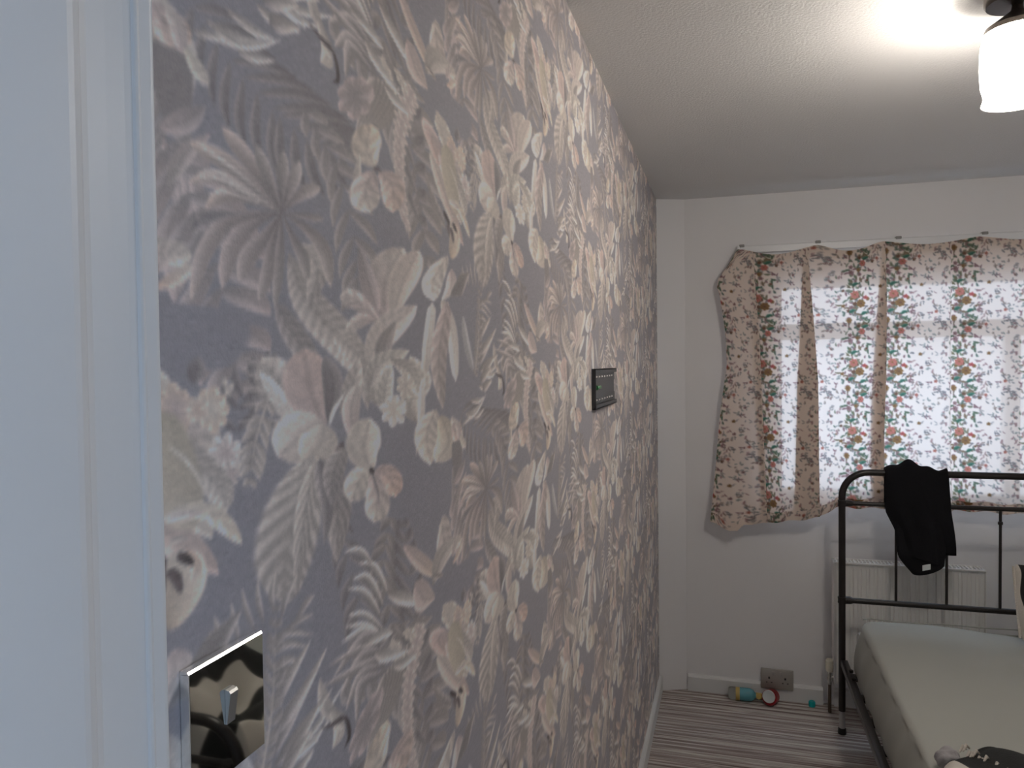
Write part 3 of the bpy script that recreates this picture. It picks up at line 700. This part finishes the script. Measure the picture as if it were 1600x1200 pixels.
for i in range(38): box(bm, .008 + i * .0156, .012 + i * .0156, -.008, .056, Hh + .001, Hh + .006)
link('top_grille', bm, m_rad, t)
for x in (.1, .5): bm = bmesh.new(); box(bm, x - .015, x + .015, .055, .0985, .08, Hh - .08, .002); link('wall_bracket', bm, m_rad, t)
t = thing('radiator_valve', 'white capped chrome radiator valve beside the bed post', 'radiator valve', (.772, D - .085, 0))
m_cap = mat('ivory_valve_cap', (.80, .76, .62), .45); m_pipe = mat('dull_copper_pipe', (.16, .12, .09), .4, metal=.6)
bm = bmesh.new(); lathe(bm, [(0, .245), (.014, .245), (.018, .240), (.018, .200), (.015, .190), (0, .190)], 20); link('cap', bm, m_cap, t)
bm = bmesh.new(); lathe(bm, [(0, .190), (.010, .190), (.012, .175), (.012, .150), (.009, .142), (.009, .130), (0, .130)], 16)
tube(bm, [(0, 0, .165), (.016, -.004, .165)], .009, 12); link('valve_body', bm, m_chrome, t)
bm = bmesh.new(); tube(bm, [(0, 0, .001), (0, 0, .132)], .0075, 12); link('pipe', bm, m_pipe, t)

# ------------------------------------------------------------------ double wall socket low on the back wall
m_br = mat('brushed_steel', (.46, .44, .40), .45, metal=.7, bump=(400, .25)); m_sw = mat('grey_rocker', (.42, .40, .38), .4, metal=.5)
t = thing('wall_socket', 'brushed steel double wall socket low above the skirting board', 'wall socket', (.548, D - .0175, .107))
bm = bmesh.new(); box(bm, -.073, .073, -.010, .0, -.052, .044, .003); link('face_plate', bm, m_br, t)
m_blk = mat('black_insert', (.03, .03, .03), .5)
for s_ in (-1, 1):
    bm = bmesh.new()
    cx = s_ * .036
    box(bm, cx - .004, cx + .004, -.0106, -.0098, -.004, .006)
    for q in (-1, 1): box(bm, cx + q * .011 - .0035, cx + q * .011 + .0035, -.0106, -.0098, -.022, -.018)
    link('pin_slots', bm, m_blk, t, False)
    bm = bmesh.new(); box(bm, cx - .018 * s_ - .006, cx - .018 * s_ + .006, -.0145, -.009, .014, .032, .0015); link('rocker', bm, m_sw, t)

# ------------------------------------------------------------------ small things on the carpet by the wall
def lying(x, y, z, rot): return Matrix.Translation((x, y, z)) @ Matrix.Rotation(rot, 4, 'Z') @ Matrix.Rotation(PI / 2, 4, 'Y')
m_clear = mat('clear_plastic', (.92, .94, .9), .05, Transmission_Weight=.9, IOR=1.35, bump=(1, 0)); m_teal = mat('teal_liquid', (.12, .36, .42), .12); m_yel = mat('amber_liquid', (.55, .40, .12), .3)
m_red = mat('deep_red_plastic', (.30, .012, .018), .3); m_wht = mat('white_lid', (.66, .70, .70), .35); m_tealp = mat('teal_plastic', (.0, .42, .42), .4)
t = thing('plastic_bottle', 'small clear plastic bottle with teal and amber contents lying by the skirting', 'bottle', (.325, D - .062, .0))
Rb = .030
T_ = Matrix.Translation((0, 0, Rb + .001)) @ Matrix.Rotation(PI / 2, 4, 'Y')
bm = bmesh.new(); lathe(bm, [(0, .004), (.016, .002), (.022, .001), (.0275, .006), (.0295, .014), (.0295, .034), (.0290, .0345)], 28, T_); s_ = link('bottle_base', bm, m_clear, t); s_['label'] = 'clear base end'
bm = bmesh.new(); lathe(bm, [(.0290, .034), (.0298, .035), (.0298, .052), (.0290, .053)], 28, T_); link('amber_band', bm, m_yel, t)
bm = bmesh.new(); lathe(bm, [(.0290, .052), (.0296, .054), (.0296, .100), (.024, .114), (.013, .122), (.012, .126), (0, .126)], 28, T_); s_ = link('bottle_body', bm, m_teal, t); s_['label'] = 'teal body and shoulder'
bm = bmesh.new(); lathe(bm, [(0, .126), (.0135, .126), (.0135, .140), (.012, .142), (0, .142)], 20, T_); s_ = link('bottle_cap', bm, m_yel, t)
t = thing('red_jar', 'small deep red jar with a round white lid tipped over below the socket', 'jar', (.515, D - .075, 0), -.35)
T_ = Matrix.Translation((0, 0, .036)) @ Matrix.Rotation(PI / 2 - .22, 4, 'X')
bm = bmesh.new(); lathe(bm, [(0, -.040), (.028, -.040), (.033, -.034), (.035, .010), (.035, .018), (0, .018)], 32, T_); link('jar_body', bm, m_red, t)
bm = bmesh.new(); lathe(bm, [(0, .018), (.028, .018), (.029, .020), (.029, .026), (.026, .028), (.022, .0265), (0, .0265)], 32, Matrix.Translation((0, 0, .006)) @ T_); link('lid', bm, m_wht, t)
bm = bmesh.new(); lathe(bm, [(0, -.004), (.012, -.004), (.014, 0), (.014, .020), (.011, .026), (0, .026)], 20, Matrix.Translation((-.046, .0, .030)) @ Matrix.Rotation(PI / 2 - .2, 4, 'X')); link('amber_stopper', bm, m_yel, t)
t = tag(link('bottle_cap', (lambda b_: (lathe(b_, [(0, 0.001), (.014, .001), (.0155, .004), (.0148, .022), (.012, .026), (0, .026)], 24), b_)[1])(bmesh.new()), m_tealp), 'small teal plastic cap on the carpet by the skirting board', 'bottle cap')
t.location = (.700, D - .045, 0)

# ------------------------------------------------------------------ bed
m_frame = mat('black_bed_tube', (.018, .014, .013), .32, bump=(80, .03)); m_silver = mat('bare_steel_leg', (.5, .49, .48), .35, metal=.7)
BX0, BX1, BY = .798, 1.79, 3.455; BY0 = 1.50
bed = thing('bed_frame', 'black tubular metal single bed frame with rounded spindle headboard', 'bed', ((BX0 + BX1) / 2, BY, 0))
O = Vector(bed.location)
def bpart(name, bm, m, par=None):
    bmesh.ops.translate(bm, vec=-O, verts=bm.verts); return link(name, bm, m, par or bed)
def board(yb, top, mid, low, nm, spind):
    bm = bmesh.new(); R_ = .105
    pts = [(BX0, yb, .10)] + [(BX0, yb, z) for z in np.linspace(.3, top - R_, 3)]
    pts += [(BX0 + R_ - R_ * math.cos(a), yb, top - R_ + R_ * math.sin(a)) for a in np.linspace(.15, PI / 2, 9)]
    pts += [(x, yb, top) for x in np.linspace(BX0 + R_ + .1, BX1 - R_ - .1, 4)]
    pts += [(BX1 - R_ + R_ * math.sin(a), yb, top - R_ + R_ * math.cos(a)) for a in np.linspace(0, PI / 2 - .15, 9)]
    pts += [(BX1, yb, z) for z in np.linspace(top - R_, .3, 3)] + [(BX1, yb, .10)]
    tube(bm, pts, .0142, 16); hb = bpart(nm, bm, m_frame)
    for z, r_, nm2 in ((mid, .0098, 'cross_rail'), (low, .0118, 'cross_rail')):
        bm = bmesh.new(); tube(bm, [(BX0 + .01, yb, z), (BX1 - .01, yb, z)], r_, 14)
        for x in (BX0, BX1):
            q = 1 if x == BX0 else -1
            lathe(bm, [(0, -.013), (.0172, -.013), (.0178, -.010), (.0168, -.004), (.0168, .004), (.0178, .010), (.0172, .013), (0, .013)], 20, Matrix.Translation((x, yb, z)))
            tube(bm, [(x + q * .014, yb, z), (x + q * .034, yb, z), (x + q * .042, yb, z)], [r_ + .005, r_ + .004, r_ + .001], 14)
        bpart(nm2, bm, m_frame, hb)
    for x in spind:
        bm = bmesh.new(); tube(bm, [(x, yb, low), (x, yb, mid)], .0056, 10)
        lathe(bm, [(0, -.007), (.0088, -.006), (.0095, 0), (.0088, .006), (0, .007)], 14, Matrix.Translation((x, yb, mid - .058)))
        bpart('spindle', bm, m_frame, hb)
    for x in (BX0, BX1):
        bm = bmesh.new(); tube(bm, [(x, yb, .018), (x, yb, .101)], .0125, 14); f_ = bpart('leg', bm, m_silver, hb); f_['label'] = 'bare steel lower leg'
        bm = bmesh.new(); lathe(bm, [(0, 0), (.0165, 0), (.0172, .004), (.0160, .024), (.012, .026), (0, .026)], 18, Matrix.Translation((x, yb, 0))); bpart('foot', bm, m_frame, hb)
board(BY, 1.134, 1.0, .582, 'headboard', (1.008, 1.198, 1.392, 1.582))
board(BY0, .76, .66, .40, 'footboard', (1.008, 1.198, 1.392, 1.582))
for x in (BX0 + .004, BX1 - .004):
    bm = bmesh.new(); box(bm, x - .012, x + (.0165 if x < 1 else .0105), BY0 + .015, BY - .015, .300, .328, .003); q = 1 if x < 1 else -1
    for y in (3.30, 3.22): lathe(bm, [(0, -.006), (.008, -.005), (.009, 0), (.008, .005), (0, .006)], 10, Matrix.Translation((x + q * .010, y, .335)))
    bpart('side_rail', bm, m_frame)
for i in range(9):
    y = 1.68 + i * .2; bm = bmesh.new(); box(bm, BX0 + .0205, BX1 - .018, y - .03, y + .03, .312, .322, .002); bpart('slat', bm, m_frame)

# mattress in a fitted sheet
m_sheet = mat('sage_grey_fitted_sheet', (.42, .425, .385), .85, bump=(14, .25))
def rumple(x, y, s=1.):
    return .0045 * s * (math.sin(x * 9 + y * 4.1) + .7 * math.sin(x * 17 - y * 11 + 1) + .4 * math.sin(x * 5 + y * 23))
NXm, NYm = 90, 130
MX0, MX1, MY0, MY1, MZ0, MZ1 = .825, 1.765, 1.535, 3.425, .324, .525
def mattress_pt(u, v):
    """superellipse plan with rounded vertical profile; u around 0..1, v 0 (bottom rim) .. 1 (top centre)"""
    a = 2 * PI * u; cx, cy, hx, hy = (MX0 + MX1) / 2, (MY0 + MY1) / 2, (MX1 - MX0) / 2, (MY1 - MY0) / 2
    e = 2 / 14.; cxs, sns = math.cos(a), math.sin(a)
    ex = math.copysign(abs(cxs) ** e, cxs); ey = math.copysign(abs(sns) ** e, sns)
    return cx, cy, hx, hy, ex, ey
Pm = np.zeros((64, 260, 3))
for j in range(64):
    for i in range(260):
        # parameterise the rim by arc so that the corners are well sampled
        s_ = i / 259 * 4; k = int(min(3, s_)); f_ = s_ - k; g_ = -1 + 2 * f_
        ex, ey = ((1, g_), (-g_, 1), (-1, -g_), (g_, -1))[k]
        # soften the corners
        nrm = (abs(ex) ** 16 + abs(ey) ** 16) ** (1 / 16.); ex /= nrm; ey /= nrm
        hx, hy = (MX1 - MX0) / 2, (MY1 - MY0) / 2
        if j < 16:
            w_ = j / 15; ins = .022 * w_ ** 1.5 - .006 * math.sin(PI * w_); z = MZ0 + (MZ1 - .022 - MZ0) * w_
        elif j < 24:
            w_ = (j - 15) / 9; ins = .022 + .024 * (1 - math.cos(w_ * PI / 2)); z = MZ1 - .022 + .022 * math.sin(w_ * PI / 2)
        else:
            w_ = (j - 23) / 40; ins = .046; z = MZ1
        px, py = ex * (hx - ins), ey * (hy - ins)
        if j >= 24:
            w_ = (j - 23) / 40; px, py = ex * (hx - .046) * (1 - w_), ey * (hy - .046) * (1 - w_)
        X_, Y_ = (MX0 + MX1) / 2 + px, (MY0 + MY1) / 2 + py
        if j >= 16: z += rumple(X_, Y_, .8) * min(1, (j - 15) / 8) - .040 * math.exp(-((X_ - 1.56) / .24) ** 2 - ((Y_ - 3.45) / .28) ** 2)
        else: X_ += .003 * math.sin(Y_ * 37 + z * 20) * (1 if abs(ex) > .9 else 0); Y_ += .003 * math.sin(X_ * 31 + z * 16) * (1 if abs(ey) > .9 else 0)
        Pm[j, i] = (X_, Y_, z)
bs = np.array(((MX0 + MX1) / 2, (MY0 + MY1) / 2, MZ0))
mt = thing('mattress', 'single mattress in a plain sage grey fitted sheet on the black bed', 'mattress', tuple(bs))
grid_mesh('fitted_sheet', Pm - bs, m_sheet, mt)
bm = bmesh.new(); box(bm, MX0 + .02 - bs[0], MX1 - .02 - bs[0], MY0 + .02 - bs[1], MY1 - .02 - bs[1], .0005, .15, .02); link('mattress_core', bm, mat('white_ticking', (.6, .6, .58), .8), mt)
bm = bmesh.new()
tube(bm, [(MX0 + .045 - bs[0] + k * .03 + .0, MY1 - .012 - bs[1] - (.03 if k in (0, 29) else 0) - .002 * math.sin(k), MZ1 - MZ0 - .004 + rumple(MX0 + k * .03, MY1, .8)) for k in range(30)], .0028, 6); link('seam', bm, m_sheet, mt)

# patterned throw, rumpled on the near half of the bed
m_throw = bpy.data.materials.new('dark_and_cream_throw'); m_throw.use_nodes = True
n = m_throw.node_tree.nodes; L = m_throw.node_tree.links; b = n['Principled BSDF']; b.inputs['Roughness'].default_value = .9
tc = n.new('ShaderNodeTexCoord'); wv = n.new('ShaderNodeTexWave'); wv.inputs['Scale'].default_value = 1.5; wv.inputs['Distortion'].default_value = 9; wv.inputs['Detail'].default_value = 1; wv.inputs['Detail Scale'].default_value = 1.2
rp = n.new('ShaderNodeValToRGB'); rp.color_ramp.elements[0].position = .56; rp.color_ramp.elements[0].color = (.018, .019, .018, 1); rp.color_ramp.elements[1].position = .62; rp.color_ramp.elements[1].color = (.62, .58, .52, 1)
L.new(tc.outputs['Object'], wv.inputs['Vector']); L.new(rp.outputs[0], b.inputs['Base Color'])
sx = n.new('ShaderNodeSeparateXYZ'); lt = n.new('ShaderNodeMath'); lt.operation = 'LESS_THAN'; lt.inputs[1].default_value = .06     # plain charcoal end of the throw
mu = n.new('ShaderNodeMath'); mu.operation = 'MULTIPLY'
L.new(tc.outputs['Object'], sx.inputs[0]); L.new(sx.outputs['Y'], lt.inputs[0]); L.new(lt.outputs[0], mu.inputs[0]); L.new(wv.outputs['Fac'], mu.inputs[1]); L.new(mu.outputs[0], rp.inputs[0])
no = n.new('ShaderNodeTexNoise'); no.inputs['Scale'].default_value = 220; bp = n.new('ShaderNodeBump'); bp.inputs['Strength'].default_value = .4; bp.inputs['Distance'].default_value = .003
L.new(tc.outputs['Object'], no.inputs['Vector']); L.new(no.outputs['Fac'], bp.inputs['Height']); L.new(bp.outputs[0], b.inputs['Normal'])
NU, NV = 130, 130
Pt = np.zeros((NV, NU, 3))
for j in range(NV):
    for i in range(NU):
        u, v = i / (NU - 1), j / (NV - 1)
        x0 = .80 + .02 * math.sin(v * 7) + .06 * v ** 3; x1 = 1.75
        x = x0 + (x1 - x0) * u; yt = 2.235 + .012 * math.sin(u * 9 + 1) - .10 * math.exp(-((u - .0) / .09) ** 2); y = 1.56 + (yt - 1.56) * v
        ed = min(1, min(u, 1 - u) / .06) * min(1, min(v, 1 - v) / .05)
        z = MZ1 + .014 + math.sqrt(max(0, 1 - (1 - ed) ** 2)) * (.030 + .018 * abs(math.sin(x * 14 + y * 9)) + .020 * abs(math.sin(x * 6 - y * 15 + 2)) + .012 * math.sin(x * 31 + y * 12))
        hp = max(0, min(1, (2.12 - y) / .34)); hp = hp * hp * (3 - 2 * hp); q_ = max(0, min(1, (x - (.34 + .337 * y + .07)) / .16)) * max(0, min(1, (2.35 - y) / .5)); z += ed * q_ * q_ * (3 - 2 * q_) * (.22 + .06 * math.sin(x * 9 + y * 4) + .04 * math.sin(x * 19 - y * 13) + .022 * math.sin(x * 33 + y * 27) + .012 * math.sin(x * 61 - y * 38)); z += ed * hp * (.08 + .035 * math.sin(x * 11 + y * 7) + .02 * math.sin(x * 23 - y * 17))
        Pt[j, i] = (x, y, z)
to = np.array((1.33, 2.0, MZ1))
th = thing('patterned_throw', 'rumpled charcoal and cream patterned throw with fluffy white edge on the mattress', 'throw', tuple(to))
cl = grid_mesh('cloth', Pt - to, m_throw, th)
so = cl.modifiers.new('thickness', 'SOLIDIFY'); so.thickness = .008; so.offset = -1
m_fl = mat('cream_fleece', (.66, .61, .54), .95, bump=(160, .8))
bm = bmesh.new()
def border(idx, r_, k0, k1):
    pts = [Vector(Pt[-1, i] - to) + Vector((0, .004, .006 + .004 * math.sin(i * .9))) for i in range(k0, k1, 3)]
    tube(bm, pts, [r_ * (.5 + .5 * math.sin(PI * (.08 + .84 * q / (len(pts) - 1)))) * (1 + .18 * math.sin(q * 1.9)) for q in range(len(pts))], 10)
border(0, .010, 18, 126)
s_ = link('fleece_border', bm, m_fl, th); s_['label'] = 'fluffy cream edge'
bm = bmesh.new()
for k in range(16):
    t_ = k / 15; c = Vector((.925 + .08 * t_, 2.195 - .13 * t_, MZ1 + .062 + .008 * math.sin(k * 2.))) - Vector(to)
    tube(bm, [c + Vector((-.010, -.008, -.010)), c + Vector((0, 0, .004)), c + Vector((.010, .009, -.008))], [.002, .0045, .002], 8)
link('fringe', bm, m_fl, th)
m_gr = mat('soft_grey_fleece', (.40, .385, .39), .95, bump=(120, .6))
bm = bmesh.new(); bmesh.ops.create_icosphere(bm, subdivisions=4, radius=1)
for v in bm.verts:
    p = v.co.normalized(); r_ = 1 + .10 * math.sin(p.x * 5 + p.y * 3) + .06 * math.sin(p.y * 9 + p.z * 4)
    v.co = Vector((p.x * .030, p.y * .030, max(-.6, p.z) * .028)) * r_ + Vector((.893, 2.20, MZ1 + .024)) - Vector(to)
s_ = link('gathered_corner', bm, m_gr, th); s_['label'] = 'pale grey bunched corner'

# patterned pillow standing at the right against the headboard
m_pil = m_throw.copy(); m_pil.name = 'black_and_white_pillowcase'
for x in m_pil.node_tree.nodes:
    if x.type == 'MATH' and x.operation == 'LESS_THAN': x.inputs[1].default_value = 99
pw = [x for x in m_pil.node_tree.nodes if x.type == 'TEX_WAVE'][0]; pw.inputs['Scale'].default_value = 5; pw.inputs['Distortion'].default_value = 5
Np = 60; Pp = []
pil = thing('pillow', 'black and white patterned pillow leaning on the headboard at the right', 'pillow', (1.62, 3.29, MZ1 - .018))
for sd in (-1, 1):
    P_ = np.zeros((Np, Np, 3))
    for j in range(Np):
        for i in range(Np):
            a, c = -1 + 2 * i / (Np - 1), -1 + 2 * j / (Np - 1)
            bul = max(0, (1 - abs(a) ** 2.6)) ** .55 * max(0, (1 - abs(c) ** 2.6)) ** .55
            x = a * .225 * (1 - .05 * abs(c) ** 2 * 1.); z = c * .135 * (1 - .10 * (1 - a * a) * 0) * (1 - .06 * (1 - abs(a)))
            yy = sd * (.068 * bul + .0005) + .006 * math.sin(a * 7 + c * 5) * bul
            P_[j, i] = (x, yy + z * .30, z + .165)
    Pp.append(P_)
for k, P_ in enumerate(Pp):
    if k == 0: P_ = P_[:, ::-1]
    Pp[k] = P_
allp = np.concatenate([Pp[0].reshape(-1, 3), Pp[1].reshape(-1, 3)]); me = bpy.data.meshes.new('pillowcase')
idx = np.arange(Np * Np).reshape(Np, Np); q = np.stack([idx[:-1, :-1], idx[:-1, 1:], idx[1:, 1:], idx[1:, :-1]], -1).reshape(-1, 4)
me.from_pydata([tuple(v) for v in allp], [], [tuple(x) for x in q[:, ::-1]] + [tuple(x + Np * Np) for x in q[:, ::-1]])
bm = bmesh.new(); bm.from_mesh(me); bmesh.ops.remove_doubles(bm, verts=bm.verts, dist=.0022); link('pillowcase', bm, m_pil, pil)
bm = bmesh.new(); tube(bm, [(-.222, z * .30 - .0, z + .165) for z in np.linspace(-.128, .128, 14)], .005, 8); s_ = link('piping', bm, m_fl, pil); s_['label'] = 'cream piping'

# ------------------------------------------------------------------ black trousers folded over the headboard rail
m_cloth = mat('black_jersey', (.010, .010, .012), .9, spec=.15, bump=(160, .3))
tro = thing('black_garment', 'black folded garment hanging over the top rail of the headboard', 'clothing', (1.08, BY, 1.134))
def hang(cols, zt):
    """cols: list of (z, xl, xr) rows for the front fall, front face depth varied by folds"""
    out = []
    for (z, xl, xr, off) in cols:
        row = []
        for i in range(41):
            u = i / 40; x = xl + (xr - xl) * u
            fold = .007 * math.sin(u * 8 + z * 5) + .004 * math.sin(u * 19 + z * 11)
            k = min(1, (zt - z) / .12)
            if z < .90: z_ = z - min(1, (.90 - z) / .08) * .050 * (u / .80 if u < .80 else 0)
            else: z_ = z
            row.append((x, off - .008 * k - fold * k - .012 * k * math.sin(PI * u), z_))
        out.append(row)
    return np.array(out)
def zrows(tab, n):
    z = np.linspace(tab[0][0], tab[-1][0], n); T_ = np.array(tab)[::-1]
    return [(float(v), float(np.interp(v, T_[:, 0], T_[:, 1])), float(np.interp(v, T_[:, 0], T_[:, 2]))) for v in z]
# over the rail: back fall -> top -> front fall
R2 = .0185
prof_top = [(math.cos(a) * R2, math.sin(a) * R2) for a in np.linspace(0, PI, 9)]
back = [(z, .965, 1.196, BY + R2) for z in np.linspace(.985, 1.125, 12)]
rows_ = [r for r in hang([(z, xl, xr, y) for z, xl, xr, y in back], 1.134)]
rows_ = np.array(rows_); rows_[:, :, 1] = BY + R2 + np.abs(rows_[:, :, 1] - (BY + R2)) * .5
topr = []
for k, (cy_, cz_) in enumerate(prof_top):
    topr.append([(.963 + (1.198 - .963) * i / 40, BY + cy_, 1.134 + cz_ + .034 * math.exp(-((i / 40 - .38) / .24) ** 2) * (cz_ / R2) + .006 * math.sin(i * .5) * cz_ / R2) for i in range(41)])
front_t = [(1.128, .961, 1.200), (1.00, .962, 1.207), (.97, .966, 1.210), (.93, .985, 1.216), (.90, 1.000, 1.220), (.86, 1.003, 1.224), (.83, 1.006, 1.226), (.805, 1.010, 1.226)]
fr = hang([(z, a_, b_, BY - R2) for z, a_, b_ in zrows(front_t, 26)], 1.134)
G = np.concatenate([rows_, np.array(topr), fr]); tO = np.array(tro.location)
cl = grid_mesh('main_cloth', G - tO, m_cloth, tro); so = cl.modifiers.new('thickness', 'SOLIDIFY'); so.thickness = .006; so.offset = 0
# inner leg hanging lower, ending in an open cuff
lowt = [(.94, 1.00, 1.195), (.86, 1.008, 1.200), (.80, 1.010, 1.190), (.775, 1.030, 1.186), (.745, 1.062, 1.184)]
ring = []
for z, xl, xr in zrows(lowt, 24):
    c, hw = (xl + xr) / 2, (xr - xl) / 2; row = []
    for i in range(41):
        a = 2 * PI * i / 40; th_ = .016 * (1 + 1.0 * max(0, (.86 - z) / .12))
        zz = z + (.022 * math.cos(a) * max(0, (.84 - z) / .1) if z < .84 else 0) - .018 * math.sin(a) * (1 if z < .80 else 0) * max(0, (.80 - z) / .055)
        row.append((c + hw * math.cos(a), BY - .024 - (th_ - .006) * .8 * math.sin(a), zz))
    ring.append(row)
cl = grid_mesh('hanging_leg', np.array(ring) - tO, m_cloth, tro); so = cl.modifiers.new('thickness', 'SOLIDIFY'); so.thickness = .004; so.offset = -1
bm = bmesh.new(); box(bm, 1.098 - tO[0], 1.128 - tO[0], -.046, -.043, .742 - tO[2], .765 - tO[2], .001)
for v in bm.verts: v.co.z += (v.co.x - .03) * .25
s_ = link('care_label', bm, m_wht, tro); s_['label'] = 'small white label inside the opening'
